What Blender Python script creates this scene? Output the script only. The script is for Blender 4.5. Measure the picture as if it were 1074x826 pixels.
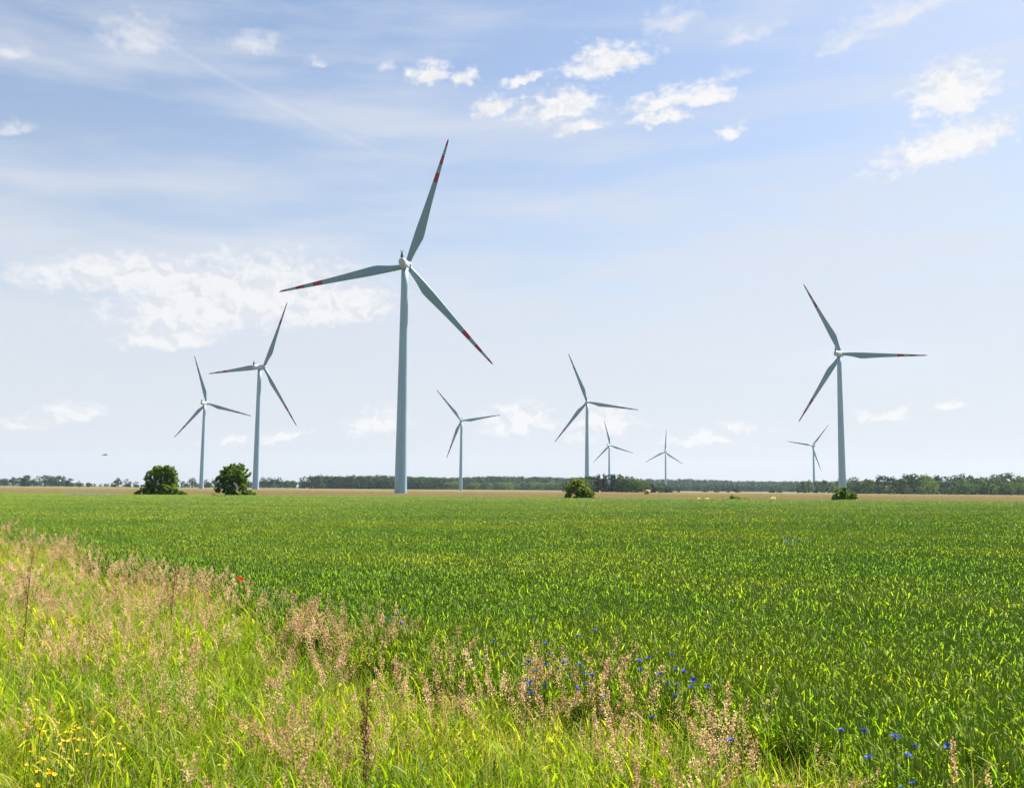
import bpy, math, random
import numpy as np
from mathutils import Matrix, Vector

for o in list(bpy.data.objects):
    bpy.data.objects.remove(o)
sc = bpy.context.scene
COL = sc.collection
R = math.radians
rng = np.random.default_rng(7)
random.seed(7)

# ------------------------------------------------------------------ camera
CAM_H = 2.5
cam_data = bpy.data.cameras.new('camera')
cam_data.sensor_width = 36.0
cam_data.lens = 36.0 * 1000.0 / 1074.0
cam_data.clip_start = 0.05
cam_data.clip_end = 20000.0
cam = bpy.data.objects.new('camera', cam_data)
COL.objects.link(cam)
cam.matrix_world = (Matrix.Translation((0, 0, CAM_H)) @ Matrix.Rotation(math.pi / 2 + math.atan(0.099), 4, 'X')
                    @ Matrix.Rotation(R(0.45), 4, 'Z'))
sc.camera = cam

# ------------------------------------------------------------------ sun, sky, exposure
SUN_AZ, SUN_EL = R(48), R(54)          # to the right of and beyond the turbines
sun_data = bpy.data.lights.new('sun', 'SUN')
sun_data.energy = 5.0
sun_data.angle = R(0.5)
sun_data.color = (1.0, 0.955, 0.88)
sun = bpy.data.objects.new('sun', sun_data)
COL.objects.link(sun)
sd = Vector((math.sin(SUN_AZ) * math.cos(SUN_EL), math.cos(SUN_AZ) * math.cos(SUN_EL), math.sin(SUN_EL)))
sun.rotation_euler = sd.to_track_quat('Z', 'Y').to_euler()
sun.location = (60, 60, 150)

vs = sc.view_settings
vs.view_transform = 'Standard'
vs.look = 'None'
vs.gamma = 1.0
vs.use_curve_mapping = False
vs.exposure = 1.6
sc.cycles.max_bounces = 6
sc.cycles.diffuse_bounces = 3
sc.cycles.glossy_bounces = 2
sc.cycles.transmission_bounces = 4
sc.cycles.volume_bounces = 0
sc.cycles.transparent_max_bounces = 6
sc.cycles.sample_clamp_indirect = 4.0

world = bpy.data.worlds.new('World')
sc.world = world
world.use_nodes = True
SKY_STRENGTH = 0.05


class NT:
    """small helper for node trees"""
    def __init__(self, tree, clear=True):
        self.t = tree
        if clear:
            tree.nodes.clear()

    def n(self, kind, **kw):
        nd = self.t.nodes.new(kind)
        for k, v in kw.items():
            setattr(nd, k, v)
        return nd

    def link(self, a, b):
        self.t.links.new(a, b)

    def put(self, sock, v):
        if hasattr(v, 'is_output'):
            self.t.links.new(v, sock)
        elif v is not None:
            sock.default_value = v

    def math(self, op, a, b=None, c=None, clamp=False):
        nd = self.n('ShaderNodeMath', operation=op)
        nd.use_clamp = clamp
        self.put(nd.inputs[0], a)
        if b is not None:
            self.put(nd.inputs[1], b)
        if c is not None:
            self.put(nd.inputs[2], c)
        return nd.outputs[0]

    def vmath(self, op, a, b=None, s=None):
        nd = self.n('ShaderNodeVectorMath', operation=op)
        self.put(nd.inputs[0], a)
        if b is not None:
            self.put(nd.inputs[1], b)
        if s is not None:
            self.put(nd.inputs['Scale'], s)
        return nd.outputs['Value'] if op in ('LENGTH', 'DOT_PRODUCT', 'DISTANCE') else nd.outputs[0]

    def mix(self, f, a, b, blend='MIX'):
        nd = self.n('ShaderNodeMix', data_type='RGBA', blend_type=blend)
        self.put(nd.inputs[0], f)
        self.put(nd.inputs[6], a)
        self.put(nd.inputs[7], b)
        return nd.outputs[2]

    def step(self, v, a, b, lo=0.0, hi=1.0):
        nd = self.n('ShaderNodeMapRange', interpolation_type='SMOOTHSTEP')
        self.put(nd.inputs[0], v)
        nd.inputs[1].default_value = a
        nd.inputs[2].default_value = b
        nd.inputs[3].default_value = lo
        nd.inputs[4].default_value = hi
        return nd.outputs[0]

    def noise(self, vec, scale, detail=4.0, rough=0.55, out='Fac', dist=0.0):
        nd = self.n('ShaderNodeTexNoise')
        if vec is not None:
            self.put(nd.inputs['Vector'], vec)
        nd.inputs['Scale'].default_value = scale
        nd.inputs['Detail'].default_value = detail
        nd.inputs['Roughness'].default_value = rough
        nd.inputs['Distortion'].default_value = dist
        return nd.outputs[out]

    def combine(self, x, y, z):
        nd = self.n('ShaderNodeCombineXYZ')
        for i, v in enumerate((x, y, z)):
            self.put(nd.inputs[i], v)
        return nd.outputs[0]


def build_world():
    w = NT(world.node_tree)
    sky = w.n('ShaderNodeTexSky', sky_type='NISHITA')
    sky.sun_disc = False
    sky.sun_elevation = SUN_EL
    sky.sun_rotation = SUN_AZ
    sky.altitude = 50
    sky.air_density = 1.0
    sky.dust_density = 1.0
    sky.ozone_density = 1.0
    tc = w.n('ShaderNodeTexCoord')
    sep = w.n('ShaderNodeSeparateXYZ')
    w.link(tc.outputs['Generated'], sep.inputs[0])
    x, y, z = sep.outputs
    az = w.math('MULTIPLY', w.math('ARCTAN2', x, y), 180 / math.pi)
    el = w.math('MULTIPLY', w.math('ARCSINE', w.math('MINIMUM', w.math('MAXIMUM', z, -1.0), 1.0)), 180 / math.pi)
    p = w.combine(az, el, 0.0)
    # edges of the clouds are torn by two sizes of turbulence
    n1 = w.noise(p, 0.55, 3.0, 0.6, 'Color')
    n2 = w.noise(p, 1.9, 4.0, 0.65, 'Color')
    o1 = w.vmath('SCALE', w.vmath('SUBTRACT', n1, (0.5, 0.5, 0.5)), s=2.4)
    o2 = w.vmath('SCALE', w.vmath('SUBTRACT', n2, (0.5, 0.5, 0.5)), s=0.8)
    pw = w.vmath('ADD', p, w.vmath('MULTIPLY', w.vmath('ADD', o1, o2), (1.0, 0.55, 0.0)))

    PUFFS = [(-5.20, 23.90, 1.22, 0.72), (-2.95, 23.77, 1.06, 0.61), (0.62, 23.66, 1.44, 0.44), (-1.03, 22.29, 1.33, 0.67),
             (3.00, 22.14, 2.67, 1.00), (4.24, 21.01, 1.44, 0.50), (5.78, 24.52, 2.89, 1.11), (9.80, 22.54, 3.22, 0.61),
             (8.98, 21.54, 2.11, 0.50), (12.03, 22.56, 1.67, 0.67), (13.30, 20.50, 0.78, 0.50), (25.53, 21.02, 2.56, 1.44),
             (25.19, 18.37, 3.89, 1.17), (24.69, 4.44, 1.11, 0.39)]
    WISPS = [(9.78, 26.59, 2.22, 1.00), (14.35, 25.59, 2.22, 0.61), (23.22, 25.63, 5.56, 1.00), (19.79, 24.50, 2.78, 0.56),
             (-22.38, 23.99, 2.33, 1.33), (-15.99, 24.73, 1.89, 0.67), (-28.57, 18.56, 1.56, 0.44), (-28.88, 22.29, 1.44, 0.50),
             (-7.97, 24.07, 0.78, 0.33), (-12.31, 24.20, 0.89, 0.44), (13.35, 23.63, 1.11, 0.44)]
    BANKS = [(-22.02, 11.34, 6.67, 1.33), (-16.53, 10.40, 7.22, 2.56), (-10.77, 10.25, 4.17, 1.44), (-19.85, 8.14, 2.89, 0.78),
             (0.47, 3.82, 2.33, 1.33), (-8.08, 3.72, 1.89, 1.11), (-13.31, 2.78, 1.56, 0.44), (5.34, 3.56, 2.22, 1.11),
             (-16.51, 2.49, 1.33, 0.39), (21.02, 4.21, 1.67, 0.56), (-25.53, 3.51, 2.78, 0.78), (12.05, 3.10, 3.33, 0.67)]
    rr = random.Random(3)
    for k in range(14):                     # the same fair-weather sky goes on all round
        a = rr.choice((-1, 1)) * rr.uniform(36, 170)
        PUFFS.append((a, rr.uniform(14, 50), rr.uniform(1.5, 4), rr.uniform(.7, 1.6)))
    for k in range(8):
        a = rr.choice((-1, 1)) * rr.uniform(40, 165)
        BANKS.append((a, rr.uniform(4, 12), rr.uniform(3, 8), rr.uniform(.9, 2.4)))

    def field(lst, pw=pw, seed=1):
        rr = random.Random(seed)
        cur = None
        for (a, e, rx, ry) in lst:
            mp = w.n('ShaderNodeMapping', vector_type='TEXTURE')
            w.link(pw, mp.inputs[0])
            mp.inputs['Location'].default_value = (a, e, 0)
            mp.inputs['Rotation'].default_value = (0, 0, R(rr.uniform(4, 12)))
            mp.inputs['Scale'].default_value = (rx * 1.2, ry * 1.45, 1)
            sp = w.n('ShaderNodeSeparateXYZ')
            w.link(mp.outputs[0], sp.inputs[0])
            yy = w.math('MAXIMUM', sp.outputs[1], w.math('MULTIPLY', sp.outputs[1], -2.2))     # flat base, rounded top
            ln = w.vmath('LENGTH', w.combine(sp.outputs[0], yy, 0.0))
            cur = ln if cur is None else w.math('MINIMUM', cur, ln)
        return w.math('SUBTRACT', 1.0, cur)

    fine = w.noise(w.vmath('MULTIPLY', p, (0.75, 1.3, 1.0)), 1.5, 5.0, 0.55)
    fine_s = w.math('SUBTRACT', fine, 0.5)
    puff = w.step(w.math('ADD', field(PUFFS), w.math('MULTIPLY', fine_s, 1.7)), -0.05, 0.7)
    wisp = w.step(w.math('ADD', field(WISPS), w.math('MULTIPLY', fine_s, 1.6)), 0.0, 1.3)
    bank = w.step(w.math('ADD', field(BANKS), w.math('MULTIPLY', fine_s, 1.25)), -0.02, 0.6)
    # high thin veil, drawn out sideways
    ps = w.vmath('MULTIPLY', w.combine(w.math('ADD', az, w.math('MULTIPLY', el, 1.2)), w.math('SUBTRACT', el, w.math('MULTIPLY', az, 0.06)), 0.0), (0.04, 0.26, 1.0))
    v1 = w.noise(w.vmath('ADD', ps, w.vmath('SCALE', o1, s=0.03)), 1.0, 5.0, 0.55)
    low = w.step(el, 20.0, 3.0)
    veil = w.step(w.math('ADD', v1, w.math('MULTIPLY', low, 0.26)), 0.38, 0.72)
    # contrail
    A = Vector((-25.0, 25.66)); B = Vector((-6.4, 18.9))
    ang = math.atan2(B.y - A.y, B.x - A.x)
    mp = w.n('ShaderNodeMapping', vector_type='TEXTURE')
    w.link(w.vmath('ADD', p, w.vmath('SCALE', o2, s=0.25)), mp.inputs[0])
    mp.inputs['Location'].default_value = ((A.x + B.x) / 2, (A.y + B.y) / 2, 0)
    mp.inputs['Rotation'].default_value = (0, 0, ang)
    mp.inputs['Scale'].default_value = ((B - A).length * 0.5, 0.17, 1)
    s2 = w.n('ShaderNodeSeparateXYZ')
    w.link(mp.outputs[0], s2.inputs[0])
    trail = w.math('MULTIPLY', w.step(w.math('ABSOLUTE', s2.outputs[1]), 1.6, 0.0),
                   w.step(w.math('ABSOLUTE', s2.outputs[0]), 1.05, 0.6))
    trail = w.math('MULTIPLY', trail, 0.15)

    K = 1.0 / (2 ** vs.exposure * SKY_STRENGTH)          # whites are written as they show at this exposure
    base = sky.outputs[0]
    hz = w.step(el, 30.0, -2.0)
    base = w.mix(w.math('MULTIPLY', hz, 0.72), base, (0.74 * K, 0.76 * K, 0.805 * K, 1))
    c = w.mix(w.math('MULTIPLY', veil, 0.72), base, (0.735 * K, 0.775 * K, 0.845 * K, 1))
    c = w.mix(trail, c, (0.85 * K, 0.86 * K, 0.90 * K, 1))
    # billows: the side of every lump that looks up is bright, its underside greyer
    b0 = w.noise(pw, 0.8, 3.0, 0.5)
    b1 = w.noise(w.vmath('ADD', pw, (0.2, 0.45, 0.0)), 0.8, 3.0, 0.5)
    under = w.step(w.math('SUBTRACT', b0, b1), 0.04, -0.13)
    lit, dim = (0.97 * K, 0.955 * K, 0.945 * K, 1), (0.70 * K, 0.735 * K, 0.80 * K, 1)
    c = w.mix(w.math('MULTIPLY', bank, 0.74), c, w.mix(w.math('MULTIPLY', under, 0.7), lit, dim))
    c = w.mix(w.math('MULTIPLY', wisp, 0.75), c, (0.87 * K, 0.87 * K, 0.90 * K, 1))
    c = w.mix(w.math('MULTIPLY', puff, 0.93), c, w.mix(w.math('MULTIPLY', under, 0.45), lit, dim))
    bg = w.n('ShaderNodeBackground')
    w.link(c, bg.inputs[0])
    bg.inputs[1].default_value = SKY_STRENGTH
    out = w.n('ShaderNodeOutputWorld')
    w.link(bg.outputs[0], out.inputs[0])


build_world()
world.cycles.sampling_method = 'MANUAL'
world.cycles.sample_map_resolution = 1024


# ------------------------------------------------------------------ tagging helpers
def tag(o, label=None, cat=None, group=None, kind=None):
    if label:
        o['label'] = label
    if cat:
        o['category'] = cat
    if group:
        o['group'] = group
    if kind:
        o['kind'] = kind
    return o


def link(o, parent=None):
    COL.objects.link(o)
    if parent is not None:
        o.parent = parent
    return o


def empty(name, loc=(0, 0, 0), rz=0.0):
    o = bpy.data.objects.new(name, None)
    o.empty_display_size = 0.5
    link(o)
    o.location = loc
    o.rotation_euler = (0, 0, rz)
    return o


class MB:
    """collects faces; build() makes one mesh"""
    def __init__(self):
        self.v, self.f, self.m, self.c = [], [], [], []

    def add(self, verts, faces, mat=0, col=0.5):
        b = len(self.v)
        self.v.extend([tuple(q) for q in verts])
        self.c.extend([col] * len(verts))
        for fc in faces:
            self.f.append(tuple(i + b for i in fc))
            self.m.append(mat)

    def tube(self, pts, rads, seg=6, mat=0, col=0.5, cap=True):
        pts = [Vector(q) for q in pts]
        vs_, fs = [], []
        for i, q in enumerate(pts):
            d = (pts[min(i + 1, len(pts) - 1)] - pts[max(i - 1, 0)]).normalized()
            a = d.orthogonal().normalized() if abs(d.z) < 0.99 else Vector((1, 0, 0))
            if i == 0:
                ref = a
            a = (ref - d * ref.dot(d)).normalized()
            b = d.cross(a)
            for k in range(seg):
                t = 2 * math.pi * k / seg
                vs_.append(q + (a * math.cos(t) + b * math.sin(t)) * rads[i])
        for i in range(len(pts) - 1):
            for k in range(seg):
                fs.append((i * seg + k, i * seg + (k + 1) % seg, (i + 1) * seg + (k + 1) % seg, (i + 1) * seg + k))
        if cap:
            fs.append(tuple(range(seg))[::-1])
            fs.append(tuple((len(pts) - 1) * seg + k for k in range(seg)))
        self.add(vs_, fs, mat, col)

    def mesh(self, name, mats, smooth=False):
        me = bpy.data.meshes.new(name)
        me.from_pydata(self.v, [], self.f)
        for m in mats:
            me.materials.append(m)
        me.polygons.foreach_set('material_index', self.m)
        if smooth:
            me.polygons.foreach_set('use_smooth', [True] * len(self.f))
        at = me.attributes.new('v', 'FLOAT', 'POINT')
        at.data.foreach_set('value', np.array(self.c, dtype=np.float32))
        me.update()
        return me

    def build(self, name, mats, parent=None, smooth=False):
        if not isinstance(mats, (list, tuple)):
            mats = [mats]
        return link(bpy.data.objects.new(name, self.mesh(name, mats, smooth)), parent)


# ------------------------------------------------------------------ materials
def new_mat(name):
    m = bpy.data.materials.new(name)
    m.use_nodes = True
    return m, NT(m.node_tree)


def paint_mat(name, col, rough=0.4, wear=0.06, streak=True):
    m, t = new_mat(name)
    tc = t.n('ShaderNodeTexCoord')
    v = t.vmath('MULTIPLY', tc.outputs['Object'], (1.0, 1.0, 0.06 if streak else 1.0))
    nz = t.noise(v, 1.6, 5.0, 0.6)
    dark = tuple(c * (1 - 3 * wear) for c in col) + (1,)
    c = t.mix(t.step(nz, 0.35, 0.75), col + (1,), dark)
    b = t.n('ShaderNodeBsdfPrincipled')
    t.link(c, b.inputs['Base Color'])
    b.inputs['Roughness'].default_value = rough
    o = t.n('ShaderNodeOutputMaterial')
    t.link(b.outputs[0], o.inputs[0])
    return m


def leaf_mat(name, cols, trans=(0.3, 0.4, 0.05), tfac=0.4, rough=0.5, spec=0.3, field_scale=None, field_cols=None, use_inst=True, per_tree=0.0):
    """cols: ramp by the plant's own random value; field_cols: slow change of ripeness over the land"""
    m, t = new_mat(name)
    at = t.n('ShaderNodeAttribute', attribute_name='v')
    val = at.outputs['Fac']
    if use_inst:
        ai = t.n('ShaderNodeAttribute', attribute_name='tint', attribute_type='INSTANCER')
        val = t.math('ADD', t.math('MULTIPLY', val, 0.6), t.math('MULTIPLY', ai.outputs['Fac'], 0.4))
    rp = t.n('ShaderNodeValToRGB')
    el = rp.color_ramp.elements
    n = len(cols)
    for i, c in enumerate(cols):
        e = el[i] if i < 2 else el.new(1.0)
        e.position = i / (n - 1)
        e.color = tuple(c) + (1,)
    for i in range(n):
        el[i].position = i / (n - 1)
        el[i].color = tuple(cols[i]) + (1,)
    t.link(val, rp.inputs[0])
    c = rp.outputs[0]
    if per_tree:                            # every tree has its own shade of green
        oi = t.n('ShaderNodeObjectInfo')
        k = t.math('ADD', t.math('MULTIPLY', oi.outputs['Random'], 2 * per_tree), 1 - per_tree)
        c = t.mix(1.0, c, t.combine(k, k, t.math('MULTIPLY', k, 0.9)), 'MULTIPLY')
    if field_scale:
        g = t.n('ShaderNodeNewGeometry')
        pv = t.vmath('MULTIPLY', g.outputs['Position'], (0.5, 1.0, 0.0))
        nz = t.noise(pv, field_scale, 4.0, 0.55)
        c = t.mix(t.step(nz, 0.40, 0.66), c, t.mix(1.0, c, tuple(field_cols) + (1,), 'MULTIPLY'))
    b = t.n('ShaderNodeBsdfPrincipled')
    t.link(c, b.inputs['Base Color'])
    b.inputs['Roughness'].default_value = rough
    b.inputs['Specular IOR Level'].default_value = spec
    tr = t.n('ShaderNodeBsdfTranslucent')
    t.link(t.mix(1.0, c, tuple(trans) + (1,), 'MULTIPLY'), tr.inputs[0])
    mx = t.n('ShaderNodeMixShader')
    mx.inputs[0].default_value = tfac
    t.link(b.outputs[0], mx.inputs[1])
    t.link(tr.outputs[0], mx.inputs[2])
    o = t.n('ShaderNodeOutputMaterial')
    t.link(mx.outputs[0], o.inputs[0])
    return m


def ground_mat(name, ca, cb, cc, scale=0.4):
    m, t = new_mat(name)
    g = t.n('ShaderNodeNewGeometry')
    p = g.outputs['Position']
    n1 = t.noise(p, scale, 6.0, 0.6)
    n2 = t.noise(t.vmath('MULTIPLY', p, (0.4, 1.0, 1.0)), scale * 0.06, 4.0, 0.55)
    c = t.mix(t.step(n1, 0.35, 0.65), ca + (1,), cb + (1,))
    c = t.mix(t.step(n2, 0.42, 0.62, 0.0, 0.8), c, cc + (1,))
    b = t.n('ShaderNodeBsdfPrincipled')
    t.link(c, b.inputs['Base Color'])
    b.inputs['Roughness'].default_value = 0.95
    b.inputs['Specular IOR Level'].default_value = 0.1
    bp = t.n('ShaderNodeBump')
    bp.inputs['Strength'].default_value = 0.6
    bp.inputs['Distance'].default_value = 0.3
    t.link(n1, bp.inputs['Height'])
    t.link(bp.outputs[0], b.inputs['Normal'])
    o = t.n('ShaderNodeOutputMaterial')
    t.link(b.outputs[0], o.inputs[0])
    return m


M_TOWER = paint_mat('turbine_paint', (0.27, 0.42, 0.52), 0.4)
M_BLADE = paint_mat('blade_gelcoat', (0.165, 0.285, 0.36), 0.4, streak=False)
M_RED = paint_mat('blade_red', (0.27, 0.007, 0.022), 0.4, streak=False)
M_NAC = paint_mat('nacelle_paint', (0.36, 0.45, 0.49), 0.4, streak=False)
M_DARK = paint_mat('dark_metal', (0.05, 0.06, 0.065), 0.5, streak=False)

M_GROUND = ground_mat('far_meadow', (0.06, 0.085, 0.025), (0.09, 0.10, 0.035), (0.05, 0.085, 0.02), 0.05)
M_TANGROUND = ground_mat('ripe_field_ground', (0.11, 0.09, 0.042), (0.135, 0.108, 0.055), (0.11, 0.085, 0.045), 0.08)
M_SOIL = ground_mat('crop_soil', (0.05, 0.075, 0.02), (0.06, 0.09, 0.02), (0.05, 0.08, 0.02), 2.0)

TG = (1.85, 1.9, 0.7)
M_GRASS = leaf_mat('verge_grass', [(0.038, 0.105, 0.005), (0.095, 0.172, 0.006), (0.17, 0.225, 0.008), (0.33, 0.31, 0.05)],
                   TG, 0.55, 0.5, 0.14, 0.5, (1.25, 1.05, 0.8))
M_STRAW = leaf_mat('grass_heads', [(0.26, 0.13, 0.075), (0.46, 0.29, 0.17), (0.60, 0.42, 0.25), (0.76, 0.61, 0.39)],
                   (1.2, 1.1, 1.0), 0.5, 0.7, 0.15)
M_STEM = leaf_mat('grass_stems', [(0.16, 0.19, 0.03), (0.26, 0.24, 0.06), (0.34, 0.27, 0.11)], (1.3, 1.2, 0.9), 0.25, 0.6, 0.2)
M_WHEAT = leaf_mat('crop_leaves', [(0.054, 0.145, 0.008), (0.10, 0.205, 0.009), (0.16, 0.245, 0.011), (0.27, 0.30, 0.03)],
                   TG, 0.58, 0.5, 0.14, 0.16, (1.45, 1.12, 0.9))
M_EAR = leaf_mat('crop_ears', [(0.11, 0.22, 0.022), (0.17, 0.27, 0.03), (0.25, 0.31, 0.06)], (1.3, 1.3, 0.9), 0.25, 0.6, 0.25,
                 0.16, (1.4, 1.15, 0.9))
M_TAN = leaf_mat('ripe_crop', [(0.225, 0.195, 0.085), (0.285, 0.25, 0.115), (0.34, 0.29, 0.155)], (1.2, 1.1, 1.0), 0.3, 0.8, 0.1,
                 0.02, (0.95, 0.88, 0.85))
M_BARK = ground_mat('bark', (0.07, 0.05, 0.035), (0.11, 0.085, 0.06), (0.06, 0.05, 0.04), 3.0)


def tree_leaves(name, cols, tf=0.35, spec=0.15, per_tree=0.0):
    return leaf_mat(name, cols, (1.7, 1.6, 0.7), tf, 0.55, spec, use_inst=False, per_tree=per_tree)


ML_DARK = tree_leaves('leaves_dark', [(0.03, 0.065, 0.014), (0.045, 0.09, 0.016), (0.065, 0.115, 0.02)])
ML_MID = tree_leaves('leaves_mid', [(0.055, 0.12, 0.012), (0.095, 0.175, 0.015), (0.15, 0.22, 0.02)], 0.5)
ML_LIGHT = tree_leaves('leaves_light', [(0.08, 0.14, 0.012), (0.125, 0.19, 0.016), (0.18, 0.23, 0.022)], 0.5)
ML_GOLD = tree_leaves('leaves_golden', [(0.075, 0.13, 0.012), (0.125, 0.175, 0.015), (0.20, 0.215, 0.025)], 0.5)
MW_DARK = tree_leaves('wood_leaves_dark', [(0.013, 0.038, 0.007), (0.023, 0.058, 0.009), (0.036, 0.080, 0.011)], 0.25, 0.05, 0.42)
MW_MID = tree_leaves('wood_leaves_mid', [(0.024, 0.060, 0.008), (0.040, 0.086, 0.010), (0.062, 0.118, 0.012)], 0.3, 0.05, 0.42)
MW_LIGHT = tree_leaves('wood_leaves_light', [(0.055, 0.10, 0.009), (0.085, 0.14, 0.011), (0.12, 0.18, 0.014)], 0.35, 0.05, 0.42)
ML_PINE = tree_leaves('needles', [(0.012, 0.028, 0.012), (0.018, 0.04, 0.015), (0.026, 0.052, 0.018)], 0.1, 0.05)
ML_CREAM = tree_leaves('cream_blossom', [(0.55, 0.52, 0.36), (0.66, 0.63, 0.46), (0.72, 0.70, 0.55)], 0.3)


# ------------------------------------------------------------------ the land
def sheet(name, pts, z, mat):
    mb = MB()
    mb.add([(x, y, z) for x, y in pts], [tuple(range(len(pts)))])
    return tag(mb.build(name, mat), kind='structure')


sheet('ground', [(4300 * math.cos(t), 4300 * math.sin(t)) for t in np.linspace(0, 2 * math.pi, 65)[:-1]], 0.0, M_GROUND)
sheet('ripe_field', [(-1000, 160), (1000, 160), (1300, 900), (700, 1240), (-200, 1300), (-900, 1250), (-1300, 1000)], 0.006, M_TANGROUND)
sheet('crop_field', [(-170, -12), (170, -12), (210, 171), (-115, 175)], 0.012, M_SOIL)

EDGE = [(-125.0, 190.0), (-40.0, 66.0), (-17.9, 33.7), (-8.6, 21.4), (-4.1, 15.0), (-1.7, 11.2), (-0.1, 9.1), (1.3, 8.1), (2.0, 7.2), (2.3, 6.0), (2.6, 5.4), (5.5, 2.0), (9.5, -4.0)]
_ey = np.array([e[1] for e in EDGE])[::-1]
_ex = np.array([e[0] for e in EDGE])[::-1]


def edge_x(y):
    return np.interp(y, _ey, _ex)


def border(x, y):
    w_ = 0.30 * np.sin(1.9 * x + 0.7 * y) + 0.22 * np.sin(4.3 * y - 1.1 * x + 1) + 0.15 * np.sin(7.1 * x + 2)
    return edge_x(y) + w_ * np.clip(y / 12, .4, 2) * .8


sheet('verge', [(e[0], e[1]) for e in EDGE] + [(-150, -4), (-150, 190)], 0.018, M_SOIL)


# ------------------------------------------------------------------ wind turbines
HUB, RAD, OVER, TILT = 80.0, 46.5, 4.2, R(6)


def tower_mesh():
    mb = MB()
    prof = [(z, 2.12 - (2.12 - 1.18) * z / 78.2) for z in np.linspace(0, 78.2, 14)]
    seg = 48
    vs_ = [(r * math.cos(2 * math.pi * k / seg), r * math.sin(2 * math.pi * k / seg), z) for z, r in prof for k in range(seg)]
    fs = [(i * seg + k, i * seg + (k + 1) % seg, (i + 1) * seg + (k + 1) % seg, (i + 1) * seg + k)
          for i in range(len(prof) - 1) for k in range(seg)]
    fs.append(tuple((len(prof) - 1) * seg + k for k in range(seg)))
    mb.add(vs_, fs)
    return mb.mesh('tower', [M_TOWER], True)


def loft_y(sections, seg=24, power=3.2):
    """superellipse sections along Y: (y, half width, half height, z centre)"""
    vs_, fs = [], []
    for (y, a, b, zc) in sections:
        for k in range(seg):
            t = 2 * math.pi * k / seg
            c, s = math.cos(t), math.sin(t)
            vs_.append((a * math.copysign(abs(c) ** (2 / power), c), y, zc + b * math.copysign(abs(s) ** (2 / power), s)))
    for i in range(len(sections) - 1):
        for k in range(seg):
            fs.append((i * seg + k, (i + 1) * seg + k, (i + 1) * seg + (k + 1) % seg, i * seg + (k + 1) % seg))
    fs.append(tuple(range(seg)))
    fs.append(tuple((len(sections) - 1) * seg + k for k in range(seg))[::-1])
    return vs_, fs


def nacelle_mesh():
    mb = MB()
    mb.add(*loft_y([(-6.4, 0.7, 0.75, 0.2), (-6.2, 1.0, 1.1, 0.15), (-5.6, 1.2, 1.35, 0.1), (-3.5, 1.32, 1.5, 0.0), (0.5, 1.38, 1.6, -0.05),
                    (1.9, 1.36, 1.55, 0.0), (2.4, 1.2, 1.35, 0.0), (2.55, 1.1, 1.1, 0.0)], power=2.5))
    mb.tube([(0, 0, -2.35), (0, 0, -1.5)], [1.22, 1.3], 32)
    return mb.mesh('nacelle', [M_NAC], True)


def mast_mesh():
    mb = MB()
    # swept tail fin carrying the wind sensors
    mb.add([(-.52, -6.1, 1.5), (.52, -6.1, 1.5), (.46, -4.3, 1.75), (-.46, -4.3, 1.75),
            (-.13, -6.0, 3.6), (.13, -6.0, 3.6), (.11, -5.6, 3.7), (-.11, -5.6, 3.7)],
           [(0, 1, 5, 4), (1, 2, 6, 5), (2, 3, 7, 6), (3, 0, 4, 7), (4, 5, 6, 7)])
    mb.tube([(-.55, -5.8, 3.7), (.55, -5.8, 3.7)], [.05, .05], 6)
    mb.tube([(-.5, -5.8, 3.7), (-.5, -5.8, 4.15)], [.06, .1], 6)
    mb.tube([(.5, -5.8, 3.7), (.5, -5.8, 4.1)], [.05, .08], 6)
    return mb.mesh('sensor_mast', [M_DARK])


def hub_mesh():
    mb = MB()
    prof = [(-1.6, 1.1), (-1.55, 1.55), (-0.9, 1.75), (0.2, 1.75), (1.0, 1.5), (1.6, 1.05), (2.0, 0.5), (2.1, 0.05)]
    seg = 28
    vs_ = [(r * math.cos(2 * math.pi * k / seg), y, r * math.sin(2 * math.pi * k / seg)) for y, r in prof for k in range(seg)]
    fs = [(i * seg + k, (i + 1) * seg + k, (i + 1) * seg + (k + 1) % seg, i * seg + (k + 1) % seg)
          for i in range(len(prof) - 1) for k in range(seg)]
    fs.append(tuple(range(seg)))
    fs.append(tuple((len(prof) - 1) * seg + k for k in range(seg))[::-1])
    mb.add(vs_, fs)
    return mb.mesh('hub', [M_NAC], True)


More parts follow.
